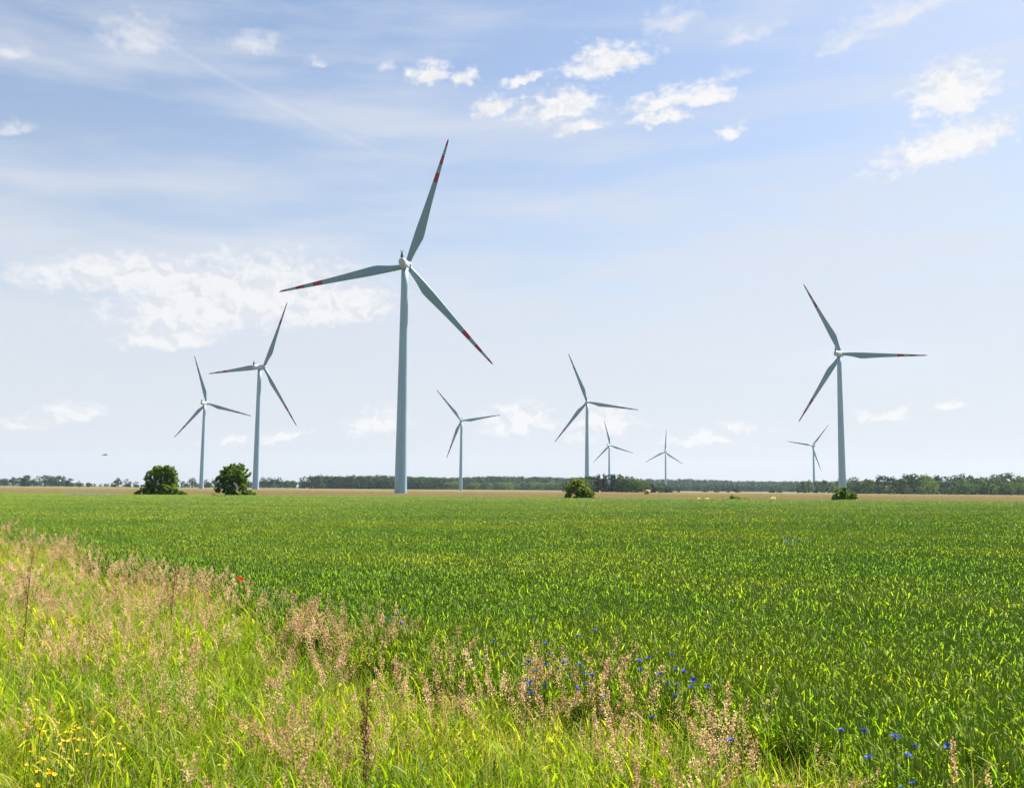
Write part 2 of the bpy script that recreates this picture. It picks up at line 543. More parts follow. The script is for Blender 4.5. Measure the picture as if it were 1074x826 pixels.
def blade_mesh():
    mb = MB()
    seg = 18
    stations = [1.2, 1.9, 3.0, 4.5, 6.0, 7.5, 9, 10.5, 12, 13.5, 16, 19, 22, 25, 28]
    bands = [0.66, 0.735, 0.80, 0.87, 0.94]
    rs = sorted(stations + [b * RAD for b in bands] + [33, 36, 42, 44.5, 45.8, 46.3, RAD])
    chord = lambda r: np.interp(r, [1.2, 2.5, 6, 10.5, 12.5, 16, 22, 30, 38, 44, 45.8, 46.5], [1.9, 1.9, 2.5, 3.45, 3.5, 3.05, 2.4, 1.75, 1.2, 0.75, 0.5, 0.1])
    thick = lambda r: np.interp(r, [1.2, 2.5, 6, 10.5, 16, 30, 46.5], [1.0, 1.0, 0.62, 0.36, 0.27, 0.2, 0.16])
    axisf = lambda r: np.interp(r, [1.2, 2.5, 10.5, 46.5], [0.5, 0.5, 0.30, 0.36])
    twist = lambda r: math.radians(np.interp(r, [1.2, 8, 16, 30, 46.5], [12, 12, 6, 2, 0]))
    vs_ = []
    for r in rs:
        c, th, ax, tw = chord(r), thick(r), axisf(r), twist(r)
        k = min(1, max(0, (r - 2.5) / 7.0))
        for i in range(seg):
            t = 2 * math.pi * i / seg
            xc = 0.5 - 0.5 * math.cos(t)                   # 0 leading edge, 1 trailing edge
            s = 1 if math.sin(t) >= 0 else -1
            circ = 0.5 * math.sin(t)
            foil = s * 1.48 * (0.2969 * math.sqrt(xc) - 0.126 * xc - 0.3516 * xc ** 2 + 0.2843 * xc ** 3 - 0.1015 * xc ** 4) / 0.148 * 0.5 * 0.68
            foil = foil + 0.12 * (xc * (1 - xc))
            yy = (circ * (1 - k) + foil * k) * c * th
            xx = (xc - ax) * c
            x2 = xx * math.cos(tw) - yy * math.sin(tw)
            y2 = xx * math.sin(tw) + yy * math.cos(tw)
            vs_.append((x2, y2 - 0.9 * (r / RAD) ** 2 * 0.6, r))
    for j in range(len(rs) - 1):
        rm = (rs[j] + rs[j + 1]) / 2 / RAD
        red = 0.66 < rm < 0.735 or 0.80 < rm < 0.87 or rm > 0.94
        mb.add([], [], 0)
        b = 0
        for i in range(seg):
            mb.f.append((j * seg + i, j * seg + (i + 1) % seg, (j + 1) * seg + (i + 1) % seg, (j + 1) * seg + i))
            mb.m.append(1 if red else 0)
    mb.v = vs_
    mb.c = [0.5] * len(vs_)
    mb.f.append(tuple((len(rs) - 1) * seg + k for k in range(seg))); mb.m.append(1)
    return mb.mesh('blade', [M_BLADE, M_RED], True)


ME_TOWER, ME_NAC, ME_MAST, ME_HUB, ME_BLADE = tower_mesh(), nacelle_mesh(), mast_mesh(), hub_mesh(), blade_mesh()


def turbine(x, d, yaw, phase, label, cone=0.0):
    root = empty('wind_turbine', (x, d, 0), -R(yaw))
    tag(root, label, 'wind turbine', 'wind turbines standing in the fields')

    def part(name, me, mat, parent=root):
        o = link(bpy.data.objects.new(name, me), parent)
        o.matrix_local = mat
        return o
    head = Matrix.Translation((0, 0, HUB)) @ Matrix.Rotation(TILT, 4, 'X')
    part('tower', ME_TOWER, Matrix.Identity(4))
    n = part('nacelle', ME_NAC, head)
    part('sensor_mast', ME_MAST, Matrix.Identity(4), n)
    part('hub', ME_HUB, head @ Matrix.Translation((0, OVER, 0)))
    for k in range(3):
        part('blade', ME_BLADE, head @ Matrix.Translation((0, OVER, 0)) @ Matrix.Rotation(R(phase + 120 * k), 4, 'Y') @ Matrix.Rotation(R(cone), 4, 'X'))
    return root


turbine(-37.7, 326.6, 4, 18.7, 'largest and nearest white wind turbine with red banded blades, rising centre left', 1.5)
turbine(-165.0, 618.3, 24.7, 27.1, 'white wind turbine seen half sideways, just right of the round tree with a bush')
turbine(-289.2, 894.1, 8.5, 105.3, 'leftmost white wind turbine, between the two roundish trees at the crop edge')
turbine(-58.4, 1105.0, -8.2, 80.2, 'small wind turbine standing alone just right of the largest turbine tower')
turbine(67.2, 849.9, 5.9, 98.9, 'mid sized wind turbine rising behind the dark green copse near the centre')
turbine(173.6, 1697.4, 29.4, 108.1, 'small distant wind turbine showing above the top of the copse')
turbine(319.2, 1979.7, -7.8, 2.3, 'smallest distant wind turbine with one blade straight up, right of the copse')
turbine(185.5, 536.4, 36.9, 95.4, 'tall white wind turbine on the right with one red banded blade level')
turbine(521.8, 1649.8, -7.7, 38.2, 'small far wind turbine just left of the tall right hand turbine')


# ------------------------------------------------------------------ trees and bushes
def rand_dir(r):
    while True:
        v = Vector((r.uniform(-1, 1), r.uniform(-1, 1), r.uniform(-1, 1)))
        if 0.05 < v.length < 1:
            return v.normalized()


def crown_mb(r, lobes, n_leaves, size, mat=0, flat=0.0):
    """lobes: (x,y,z,rx,ry,rz,weight).  leaves lie scattered through the outer part of every lobe"""
    mb = MB()
    tot = sum(l[6] for l in lobes)
    for l in lobes:
        clumps = []
        n = max(4, int(14 * l[6] / tot * len(lobes)))
        for i in range(n):
            d = rand_dir(r)
            k = r.uniform(0.62, 1.0)
            clumps.append((Vector((l[0] + d.x * l[3] * k, l[1] + d.y * l[4] * k, l[2] + d.z * l[5] * k)), r.uniform(0.22, 0.40) * min(l[3], l[5]), r.uniform(0, 1)))
        for i in range(int(n_leaves * l[6] / tot)):
            c, cr, tint = clumps[r.randrange(n)]
            p = c + rand_dir(r) * cr * (r.random() ** 0.45)
            if p.z < 0.02 * l[5]:
                p.z = abs(p.z) * 0.3 + 0.02
            s = size * r.uniform(0.6, 1.3)
            a = rand_dir(r)
            nrm = (rand_dir(r) + Vector((0, 0, 0.5)) + (p - Vector(l[:3])).normalized() * 1.5).normalized()
            u = nrm.cross(a)
            if u.length < 1e-3:
                continue
            u.normalize()
            v = nrm.cross(u)
            mb.add([p - u * s, p + v * s * 0.45 + nrm * s * 0.1, p + u * s, p - v * s * 0.45 + nrm * s * 0.1], [(0, 1, 2, 3)], mat,
                   min(1, max(0, 0.55 * tint + 0.45 * r.random())))
    return mb


def trunk_mb(r, h, rad, limbs, spread):
    mb = MB()
    pts = [Vector((0, 0, -0.1))]
    for i in range(1, 6):
        pts.append(Vector((r.uniform(-.02, .02) * h, r.uniform(-.02, .02) * h, h * i / 5)))
    mb.tube(pts, [rad * (1.15, 1, .85, .65, .45, .22)[i] for i in range(6)], 7)
    for i in range(limbs):
        z0 = h * r.uniform(0.25, 0.8)
        a = r.uniform(0, 2 * math.pi)
        L = spread * r.uniform(0.6, 1.0)
        q0 = Vector((0, 0, z0))
        q1 = q0 + Vector((math.cos(a), math.sin(a), 0.6)) * L * 0.5
        q2 = q1 + Vector((math.cos(a + r.uniform(-.5, .5)), math.sin(a + r.uniform(-.5, .5)), 0.7)) * L * 0.5
        mb.tube([q0, q1, q2], [rad * .45, rad * .28, rad * .1], 5)
    return mb


def decid_proto(seed, w, trunk, mat, n=2400):
    """tree of height 1 and crown width w; returns (trunk mesh, crown mesh)"""
    r = random.Random(seed)
    lobes = []
    base = trunk
    for i in range(9):
        z = r.uniform(base + 0.12, 0.82)
        sp = math.sin(math.pi * min(1, max(0.05, (z - base) / (1.02 - base)))) ** 0.6 * w * 0.34
        a = r.uniform(0, 2 * math.pi)
        rr_ = r.uniform(0.13, 0.22) * max(w, 0.6)
        lobes.append((sp * math.cos(a), sp * math.sin(a), z, rr_ * 1.15, rr_ * 1.15, min(rr_, 0.2), 1.0))
    lobes.append((r.uniform(-.05, .05), r.uniform(-.05, .05), 0.84, w * .2, w * .2, 0.16, 1.0))
    lobes.append((0, 0, base + (1 - base) * 0.5, w * .36, w * .36, (1 - base) * .42, 1.8))
    if trunk < 0.1:                         # undergrowth closes the foot of the wood
        for i in range(4):
            a = r.uniform(0, 2 * math.pi)
            lobes.append((w * .3 * math.cos(a), w * .3 * math.sin(a), 0.14, w * .22, w * .22, 0.13, .9))
    cr = crown_mb(r, lobes, n, 0.036)
    tr = trunk_mb(r, 0.75, 0.028, 5, w * 0.4)
    return tr.mesh('trunk', [M_BARK]), cr.mesh('crown', [mat])


def pine_proto(seed, w, mat, n=1300):
    r = random.Random(seed)
    lobes = []
    for i in range(9):
        z = 0.16 + 0.76 * i / 8
        rad = w * 0.5 * (1.0 - 0.82 * (i / 8)) * r.uniform(0.8, 1.15)
        lobes.append((r.uniform(-.03, .03), r.uniform(-.03, .03), z, rad, rad, 0.09, 0.4 + rad / w))
    cr = crown_mb(r, lobes, n, 0.034)
    tr = trunk_mb(r, 0.92, 0.022, 3, w * 0.3)
    return tr.mesh('trunk', [M_BARK]), cr.mesh('crown', [mat])


D_DARK = [decid_proto(10 + i, w, 0.06, MW_DARK) for i, w in enumerate((0.75, 0.9, 0.8))]
D_MID = [decid_proto(20 + i, w, 0.05, MW_MID) for i, w in enumerate((0.85, 1.0, 0.75))]
D_LIGHT = [decid_proto(30 + i, w, 0.05, MW_LIGHT) for i, w in enumerate((0.9, 0.8))]
D_STEM = [decid_proto(40 + i, w, 0.22, MW_DARK, 1500) for i, w in enumerate((0.8, 1.0))]
D_PINE = [pine_proto(50 + i, w, ML_PINE) for i, w in enumerate((0.42, 0.5))]
KINDS = {'dark': (D_DARK, 'dark green round tree'), 'mid': (D_MID, 'mid green bushy tree'),
         'light': (D_LIGHT, 'pale green bushy tree'), 'stem': (D_STEM, 'dark tree with bare trunk'),
         'pine': (D_PINE, 'dark pointed conifer')}
ORD = ['first', 'second', 'third', 'fourth', 'fifth', 'sixth', 'seventh', 'eighth', 'ninth', 'tenth', 'eleventh', 'twelfth', 'thirteenth', 'fourteenth',
       'fifteenth', 'sixteenth', 'seventeenth', 'eighteenth', 'nineteenth', 'twentieth', 'twenty-first', 'twenty-second', 'twenty-third', 'twenty-fourth',
       'twenty-fifth', 'twenty-sixth', 'twenty-seventh', 'twenty-eighth', 'twenty-ninth', 'thirtieth']


def put_tree(kind, x, y, h, label, group, wid=1.0):
    protos, _ = KINDS[kind]
    tm, cm = random.choice(protos)
    root = empty('conifer' if kind == 'pine' else 'broadleaf_tree', (x, y, 0), random.uniform(0, 6.28))
    root.scale = (h * wid, h * wid, h)
    tag(root, label, 'tree', group)
    link(bpy.data.objects.new('trunk', tm), root)
    link(bpy.data.objects.new('crown', cm), root)
    return root


def row(specs, place, group):
    """specs: (kind, x, y, height, width), counted from the left"""
    specs = sorted(specs, key=lambda s: s[1] / s[2])
    for i, (kind, x, y, h, wd) in enumerate(specs):
        put_tree(kind, x, y, h, f'{KINDS[kind][1]}, {ORD[i]} from left {place}', group, wd)


def azx(px, d):
    """metres to the side at distance d for a bearing given as 1000 * tan"""
    return (px - 537.0) * 0.001 * 1.005 * d + 0.0 * d


# the wood on the right
tops = [(893, 502), (905, 501), (920, 500), (933, 498.5), (947, 496), (957, 494.5), (968, 497), (979, 496), (990, 498.5), (1000, 497), (1007, 495.5), (1016, 498),
        (1026, 496.5), (1037, 498), (1046, 496.5), (1056, 498), (1065, 500), (1076, 500), (1090, 498), (1106, 497)]
rr = random.Random(5)
specs = []
for i, (px, ty) in enumerate(tops):
    d = rr.uniform(890, 960)
    yh = 512 + (px - 537) * 0.00785
    h = (yh - ty) * 0.001 * d + 2.5
    specs.append((rr.choice(['dark', 'dark', 'mid', 'mid', 'light']), azx(px, d), d, h * rr.uniform(.88, 1.18), rr.uniform(0.95, 1.45)))
row(specs, 'in back row of the right hand wood', 'trees of the wood on the right')
specs = []
for px in np.arange(897, 1110, 11.0):
    px = px + rr.uniform(-3, 3)
    d = rr.uniform(862, 885)
    specs.append((rr.choice(['dark', 'mid', 'light', 'mid']), azx(px, d), d, rr.uniform(6, 15), rr.uniform(1.05, 1.6)))
row(specs, 'in front row of the right hand wood', 'trees of the wood on the right')
specs = []
for px, ty in [(838, 504), (846, 502.5), (855, 503.5), (862, 502.5), (871, 504), (880, 502), (888, 502)]:
    d = rr.uniform(1000, 1060)
    yh = 512 + (px - 537) * 0.00785
    specs.append((rr.choice(['mid', 'light', 'mid']), azx(px, d), d, (yh - ty) * .001 * d + 2.5, 1.1))
row(specs, 'in copse behind the right hand turbine', 'trees of the copse behind the right turbine')
# the copse in the middle
specs = []
for px, ty, k in [(594, 506, 'dark'), (600, 503, 'dark'), (608, 501, 'mid'), (616, 500.5, 'dark'), (624, 499.5, 'dark'), (628, 498.5, 'pine'), (634, 498, 'pine'),
                  (640, 499, 'dark'), (643, 498.5, 'pine'), (650, 499, 'mid'), (655, 500.5, 'dark'), (661, 501, 'mid'), (667, 502.5, 'light'), (672, 504, 'light')]:
    d = rr.uniform(660, 720)
    yh = 512 + (px - 537) * 0.00785
    specs.append((k, azx(px, d), d, ((yh - ty) * .001 * d + 2.5) * 1.1, 1.35))
for px, ty, k in [(678, 506, 'dark'), (684, 506.5, 'dark'), (690, 506, 'mid'), (696, 507, 'dark'), (703, 510, 'dark')]:
    d = rr.uniform(700, 740)
    yh = 512 + (px - 537) * 0.00785
    specs.append((k, azx(px, d), d, (yh - ty) * .001 * d + 2.5, 1.2))
row(specs, 'in the dark copse near the centre', 'trees of the copse near the centre')
# single small trees beyond the ripe field
specs = []
for px, ty, k in [(710, 510.5, 'dark'), (738, 510, 'mid'), (750, 510.5, 'mid'), (762, 512, 'mid'), (771, 510, 'dark'), (807, 511, 'dark'), (815, 511.5, 'mid')]:
    d = rr.uniform(960, 1040)
    yh = 512 + (px - 537) * 0.00785
    specs.append((k, azx(px, d), d, (yh - ty) * .001 * d + 2.5, 1.5))
row(specs, 'of small trees behind the ripe field', 'small trees behind the ripe field')
# the wood behind the largest turbine
specs = []
for i, px in enumerate(np.arange(322, 470, 7.5)):
    ty = 497.8 + (1.6 if px < 328 else 0) + 0.3 * math.sin(i * 1.7) + (2.5 if px > 418 else 0) + rr.uniform(-.7, .7)
    d = rr.uniform(1330, 1400)
    yh = 512 + (px - 537) * 0.00785
    specs.append((rr.choice(['dark', 'mid', 'dark']), azx(px, d), d, (yh - ty) * .001 * d + 2.5, 1.15))
row(specs, 'in wood edge behind the largest turbine', 'trees of the wood edge behind the largest turbine')
# the scattered trees on the left
specs = []
for px, ty in [(2, 499), (10, 501), (20, 499.5), (27, 500), (34, 497.5), (42, 501), (52, 497.5), (60, 498.5), (67, 498), (78, 501), (88, 504), (97, 505.5), (124, 505), (129, 500.5), (138, 502), (147, 504.5),
               (188, 502.5), (196, 504), (206, 500.5), (220, 502.5), (231, 501), (262, 501), (279, 500), (286, 500), (296, 500), (304, 503), (312, 504)]:
    d = rr.uniform(1280, 1420)
    yh = 512 + (px - 537) * 0.00785
    h = (yh - ty) * .001 * d + 2.5
    specs.append((rr.choice(['stem', 'stem', 'dark']) if h > 11 else 'dark', azx(px, d), d, h, rr.uniform(1.1, 1.4)))
row(specs, 'of scattered far trees at left', 'scattered far trees on the left')


# ---- instancing helper for what nobody could count
def scatter(name, protos, pts, rot, scl, pick, tint, label, cat):
    n = len(pts)
    me = bpy.data.meshes.new(name)
    me.vertices.add(n)
    me.vertices.foreach_set('co', np.asarray(pts, np.float32).ravel())
    for an, ty, data, key in (('rot', 'FLOAT_VECTOR', rot, 'vector'), ('scl', 'FLOAT_VECTOR', scl, 'vector'), ('pick', 'INT', pick, 'value'), ('tint', 'FLOAT', tint, 'value')):
        a = me.attributes.new(an, ty, 'POINT')
        a.data.foreach_set(key, np.asarray(data, np.int32 if ty == 'INT' else np.float32).ravel())
    ob = link(bpy.data.objects.new(name, me))
    ng = bpy.data.node_groups.new(name, 'GeometryNodeTree')
    ng.interface.new_socket('Geometry', in_out='INPUT', socket_type='NodeSocketGeometry')
    ng.interface.new_socket('Geometry', in_out='OUTPUT', socket_type='NodeSocketGeometry')
    N = ng.nodes
    gi, go = N.new('NodeGroupInput'), N.new('NodeGroupOutput')
    join = N.new('GeometryNodeJoinGeometry')
    for pm in reversed(protos):
        src = bpy.data.objects.new(name + '_source', pm)
        oi = N.new('GeometryNodeObjectInfo')
        oi.inputs['Object'].default_value = src
        g2i = N.new('GeometryNodeGeometryToInstance')
        ng.links.new(oi.outputs['Geometry'], g2i.inputs[0])
        ng.links.new(g2i.outputs[0], join.inputs[0])
    iop = N.new('GeometryNodeInstanceOnPoints')
    iop.inputs['Pick Instance'].default_value = True
    ng.links.new(gi.outputs[0], iop.inputs['Points'])
    ng.links.new(join.outputs[0], iop.inputs['Instance'])
    for an, ty, sock in (('pick', 'INT', 'Instance Index'), ('rot', 'FLOAT_VECTOR', 'Rotation'), ('scl', 'FLOAT_VECTOR', 'Scale')):
        na = N.new('GeometryNodeInputNamedAttribute')
        na.data_type = ty
        na.inputs[0].default_value = an
        ng.links.new(na.outputs[0], iop.inputs[sock])
    ng.links.new(iop.outputs[0], go.inputs[0])
    md = ob.modifiers.new('scatter', 'NODES')
    md.node_group = ng
    tag(ob, label, cat, kind='stuff')
    return ob


def scale3(s):
    s = np.asarray(s, float)
    return np.stack([s, s, s], 1)


# ---- far woods that read as one mass
def far_wood(name, bands, label):
    P, S, K = [], [], []
    for (px0, px1, d0, d1, top, n, ks) in bands:
        for i in range(n):
            px = rng.uniform(px0, px1); d = rng.uniform(d0, d1)
            yh = 512 + (px - 537) * .00785
            tp = np.interp(px, [t[0] for t in top], [t[1] for t in top])
            h = ((yh - tp) * .001 * d + 2.5) * rng.uniform(0.78, 1.02)
            P.append((azx(px, d), d, -0.2)); S.append((h * 1.25, h * 1.25, h)); K.append(rng.choice(ks))
    protos = [D_DARK[0][1], D_DARK[1][1], D_MID[0][1], D_LIGHT[0][1], D_PINE[0][1]]
    n = len(P)
    rot = np.zeros((n, 3)); rot[:, 2] = rng.uniform(0, 6.28, n)
    scatter(name, protos, P, rot, S, K, rng.random(n), label, 'woodland')


far_wood('far_woodland', [
    (330, 470, 1420, 1600, [(320, 499), (418, 498), (470, 501)], 90, [0, 1, 2]),
    (425, 620, 1900, 2150, [(425, 500), (470, 500), (520, 498.8), (600, 500)], 330, [0, 1, 2, 4]),
    (425, 620, 1560, 1660, [(425, 504.5), (500, 505), (620, 504.5)], 170, [3, 3, 2]),
    (600, 900, 2300, 2650, [(600, 500), (690, 502), (720, 501.5), (760, 503), (800, 504), (900, 504)], 420, [0, 1, 2, 4]),
    (690, 900, 1900, 2050, [(690, 507), (760, 506.5), (850, 507.5), (900, 507)], 150, [0, 1, 2]),
    (-40, 330, 1900, 2100, [(-40, 503), (60, 503), (90, 506), (150, 507.5), (200, 506), (330, 503)], 230, [0, 1, 2]),
    (880, 1130, 980, 1080, [(880, 504), (920, 503), (955, 499.5), (1000, 501), (1080, 502), (1130, 501)], 120, [0, 1, 2]),
], 'dark bluish band of far woodland along the horizon behind the fields')


# ---- the bushes and small trees at the edge of the green crop
def bush(name, x, y, lobes_list, label, cat, trunk, seed, group=None, size=(1, 1)):
    """lobes_list: [(part name, lobes, leaves, leaf size, material)]"""
    r = random.Random(seed)
    root = empty(name, (x, y, 0))
    tag(root, label, cat, group)
    root.scale = (size[0], size[0], size[1])
    full = []
    for (pn, lobes, n, s, m) in lobes_list:
        more = []
        for (lx, ly, lz, ax, ay, az_, wt) in lobes:
            more.append((lx, ly, lz, ax * .62, ay * .62, az_ * .62, wt * .9))
            for k in range(max(3, int(7 * ax * az_ / (s * 20)))):
                d = rand_dir(r)
                q = r.uniform(.26, .44)
                more.append((lx + d.x * ax * .72, ly + d.y * ay * .72, max(.15 * az_, lz + d.z * az_ * .72), ax * q, ay * q, az_ * q, wt * .3))
        full.append((pn, more, n, s, m))
    lobes_list = full
    if trunk:
        trunk_mb(r, *trunk).build('trunk', M_BARK, root)
    for (pn, lobes, n, s, m) in lobes_list:
        crown_mb(r, lobes, n, s).build(pn, m, root)
    return root


bush('broadleaf_tree', -62.9, 172, [
    ('crown', [(-.3, 0, 3.4, 2.4, 2.2, 2.2, 1.5), (1.4, .4, 3.2, 1.7, 1.6, 2.0, 1.1), (-1.6, 0, 2.2, 1.5, 1.6, 1.9, 1), (.6, 0, 4.5, 1.6, 1.5, 1.3, 1), (-.7, .2, 4.9, 1.1, 1.2, .9, .7),
               (-2.2, 0, 1.3, 1.3, 1.3, 1.3, .8), (2.1, 0, 4.2, .8, .8, 1.4, .35), (.5, 0, 1.6, 2.0, 2.0, 1.6, 1.0), (-.8, -.4, .8, 2.4, 1.6, .8, 1.3)], 13000, .2, ML_MID),
    ('bramble_skirt', [(2.4, -1.2, 1.3, 1.6, 1.2, 1.3, 1), (-3.4, -.6, .8, .9, .9, .8, .5), (3.7, -.8, .9, 1.0, .8, .9, .6), (1.0, -1.6, 1.3, 1.2, .9, 1.3, .8)], 5200, .17, ML_LIGHT)],
     'bushy green tree with bright low growth at its foot, left end of crop edge', 'tree', (4.4, .22, 7, 2.4), 101, size=(1.1, 1.12))
bush('broadleaf_tree', -50.0, 172, [
    ('crown', [(0, 0, 3.6, 2.3, 2.2, 2.2, 1.6), (1.1, 0, 4.4, 1.5, 1.5, 1.5, 1), (-1.0, 0, 4.2, 1.4, 1.5, 1.4, 1), (.2, 0, 5.2, 1.3, 1.3, 1.0, .8), (-1.6, 0, 2.6, 1.3, 1.3, 1.3, .8),
               (1.5, 0, 2.7, 1.3, 1.3, 1.3, .8), (-.3, 0, 1.5, 2.4, 2.0, 1.3, 1.0), (0, -.4, .8, 2.2, 1.6, .8, 1.3)], 13000, .2, ML_MID),
    ('bramble_skirt', [(2.3, -1.1, 1.2, 1.4, 1.1, 1.2, 1), (3.4, -.8, .9, 1.0, .7, .9, .7), (-2.8, -.4, .6, .9, .8, .6, .5)], 3000, .17, ML_GOLD)],
     'rounded green tree with yellowish brush at its foot, between the two left turbines', 'tree', (4.6, .22, 7, 2.2), 102, size=(1.14, 1.12))
bush('bush', 12.0, 171, [
    ('crown', [(0, 0, 2.1, 2.0, 1.8, 1.6, 1.4), (-1.3, 0, 2.4, 1.2, 1.2, 1.3, 1), (1.1, 0, 1.5, 1.5, 1.3, 1.3, 1), (-.5, 0, 3.1, 1.1, 1.1, .9, .7), (2.0, -.2, 1.0, 1.0, 1.0, .9, .6), (-1.8, 0, 1.0, 1.0, 1.0, 1.0, .5), (0, -.4, .7, 2.0, 1.4, .7, 1.2)], 9500, .17, ML_GOLD)],
     'yellowish green bush in front of the dark copse near the centre', 'bush', (2.4, .12, 6, 1.8), 103, size=(1.1, 1.12))
bush('bush', 59.2, 171, [
    ('crown', [(0, 0, 1.3, 1.7, 1.5, 1.2, 1.4), (-1.2, 0, .9, 1.2, 1.1, .9, .9), (1.3, 0, .9, 1.2, 1.1, .9, .9), (.1, 0, 2.0, 1.1, 1.1, .8, .7), (0, -.5, .6, 1.9, 1.1, .7, 1.2)], 8000, .16, ML_MID)],
     'low dark green bush at the foot of the right hand turbine tower', 'bush', (1.5, .1, 5, 1.3), 104, size=(1.1, 1.3))
bush('bush', 40.1, 170, [
    ('crown', [(0, 0, .75, .9, .8, .55, 1), (-.8, 0, .65, .6, .6, .5, .7), (.9, 0, .6, .7, .6, .4, .7)], 2200, .12, ML_GOLD)],
     'very low yellow green bush at the crop edge right of centre', 'bush', (.7, .05, 4, .8), 105, size=(1.3, 1.4))
for i, (x, y, s, lab) in enumerate([(33.2, 170.5, 1.0, 'cream flowering shrub at the crop edge, left one of a close pair'),
                                    (35.0, 170.5, 1.0, 'cream flowering shrub at the crop edge, right one of a close pair'),
                                    (46.3, 170.5, 1.25, 'single cream flowering shrub at the crop edge, right of the low bush'),
                                    (59.6, 420, 2.2, 'cream flowering shrub at the foot of the copse near the centre')]):
    sg = 1 if i != 1 else -1
    bush('flowering_shrub', x, y, [
        ('foliage', [(0, 0, .5 * s, .5 * s, .5 * s, .5 * s, 1), (-.3 * s, 0, .4 * s, .4 * s, .4 * s, .4 * s, .6)], 500, .08 * s, ML_DARK),
        ('blossom', [(.15 * s * sg, 0, .95 * s, .5 * s, .5 * s, .22 * s, 1), (.4 * s, 0, .72 * s, .33 * s, .4 * s, .25 * s, .6)], 420, .08 * s, ML_CREAM)],
        lab, 'shrub', (.5 * s, .03 * s, 4, .4 * s), 110 + i, 'cream flowering shrubs')


# ------------------------------------------------------------------ crop and verge: plants
def blade_leaf(mb, r, base, h, w, az, lean, droop, col, mat=0, seg=4, twist=0.0):
    """a grass leaf: rises from base, leans to az and droops at its end"""
    d = Vector((math.cos(az), math.sin(az), 0))
    side0 = Vector((-math.sin(az + twist), math.cos(az + twist), 0))
    vs_ = []
    p = Vector(base)
    th = lean
    L = h / seg
    for i in range(seg + 1):
        t = i / seg
        ww = w * (0.55 + 0.45 * math.sin(math.pi * min(1, t * 1.5 + .15))) * (1 - t ** 3) + 0.0006
        sd_ = side0 * ww * 0.5
        vs_.append(p - sd_)
        vs_.append(p + sd_)
        th += droop / seg * (0.4 + 1.2 * t)
        p = p + (d * math.sin(th) + Vector((0, 0, math.cos(th)))) * L
    mb.add(vs_, [(2 * i, 2 * i + 1, 2 * i + 3, 2 * i + 2) for i in range(seg)], mat, col)


def spike(mb, r, p, d, L, rad, col, mat, k=4):
    """slim closed ear"""
    d = d.normalized()
    a = d.orthogonal().normalized()
    b = d.cross(a)
    vs_ = [p]
    for t, q in ((0.25, 1.0), (0.7, 0.85)):
        for i in range(k):
            an = 2 * math.pi * i / k
            vs_.append(p + d * L * t + (a * math.cos(an) + b * math.sin(an)) * rad * q)
    vs_.append(p + d * L)
    fs = [(0, 1 + (i + 1) % k, 1 + i) for i in range(k)]
    fs += [(1 + i, 1 + (i + 1) % k, 1 + k + (i + 1) % k, 1 + k + i) for i in range(k)]
    fs += [(1 + k + i, 1 + k + (i + 1) % k, 1 + 2 * k) for i in range(k)]
    mb.add(vs_, fs, mat, col)


def wheat_clump(seed, n=15, rad=0.16, h=0.8, wide=1.0, ear=True, leaves=5):
    r = random.Random(seed)
    mb = MB()
    for i in range(n):
        a, q = r.uniform(0, 6.28), rad * math.sqrt(r.random())
        b = Vector((q * math.cos(a), q * math.sin(a), 0))
        hh = h * r.uniform(0.84, 1.06)
        ln = r.uniform(0, 0.14)
        la = r.uniform(0, 6.28)
        top = b + Vector((math.cos(la) * math.sin(ln), math.sin(la) * math.sin(ln), math.cos(ln))) * hh
        col = r.random()
        w = 0.004 * wide
        s = Vector((math.cos(la + 1), math.sin(la + 1), 0)) * w * .5
        s2 = Vector((-s.y, s.x, 0))
        mb.add([b - s, b + s, top + s * .6, top - s * .6], [(0, 1, 2, 3)], 0, col)
        mb.add([b - s2, b + s2, top + s2 * .6, top - s2 * .6], [(0, 1, 2, 3)], 0, col)
        for j in range(leaves):
            t = (0.5, 0.70, 0.92, 0.84, 0.78)[j % 5] + r.uniform(-.06, .06)
            blade_leaf(mb, r, b.lerp(top, t), r.uniform(.12, .23), r.uniform(.008, .016) * wide, r.uniform(0, 6.28), r.uniform(.2, .8),
                       r.uniform(.5, 2.2), min(1, max(0, col + r.uniform(-.35, .35))), 0, 3, r.uniform(-.5, .5))
        if ear:
            spike(mb, r, top - Vector((0, 0, .01)), (top - b).normalized() + Vector((r.uniform(-.3, .3), r.uniform(-.3, .3), 0)), r.uniform(.07, .10), 0.008 * wide, r.random(), 1)
    return mb.mesh('crop_clump', [M_WHEAT, M_EAR])


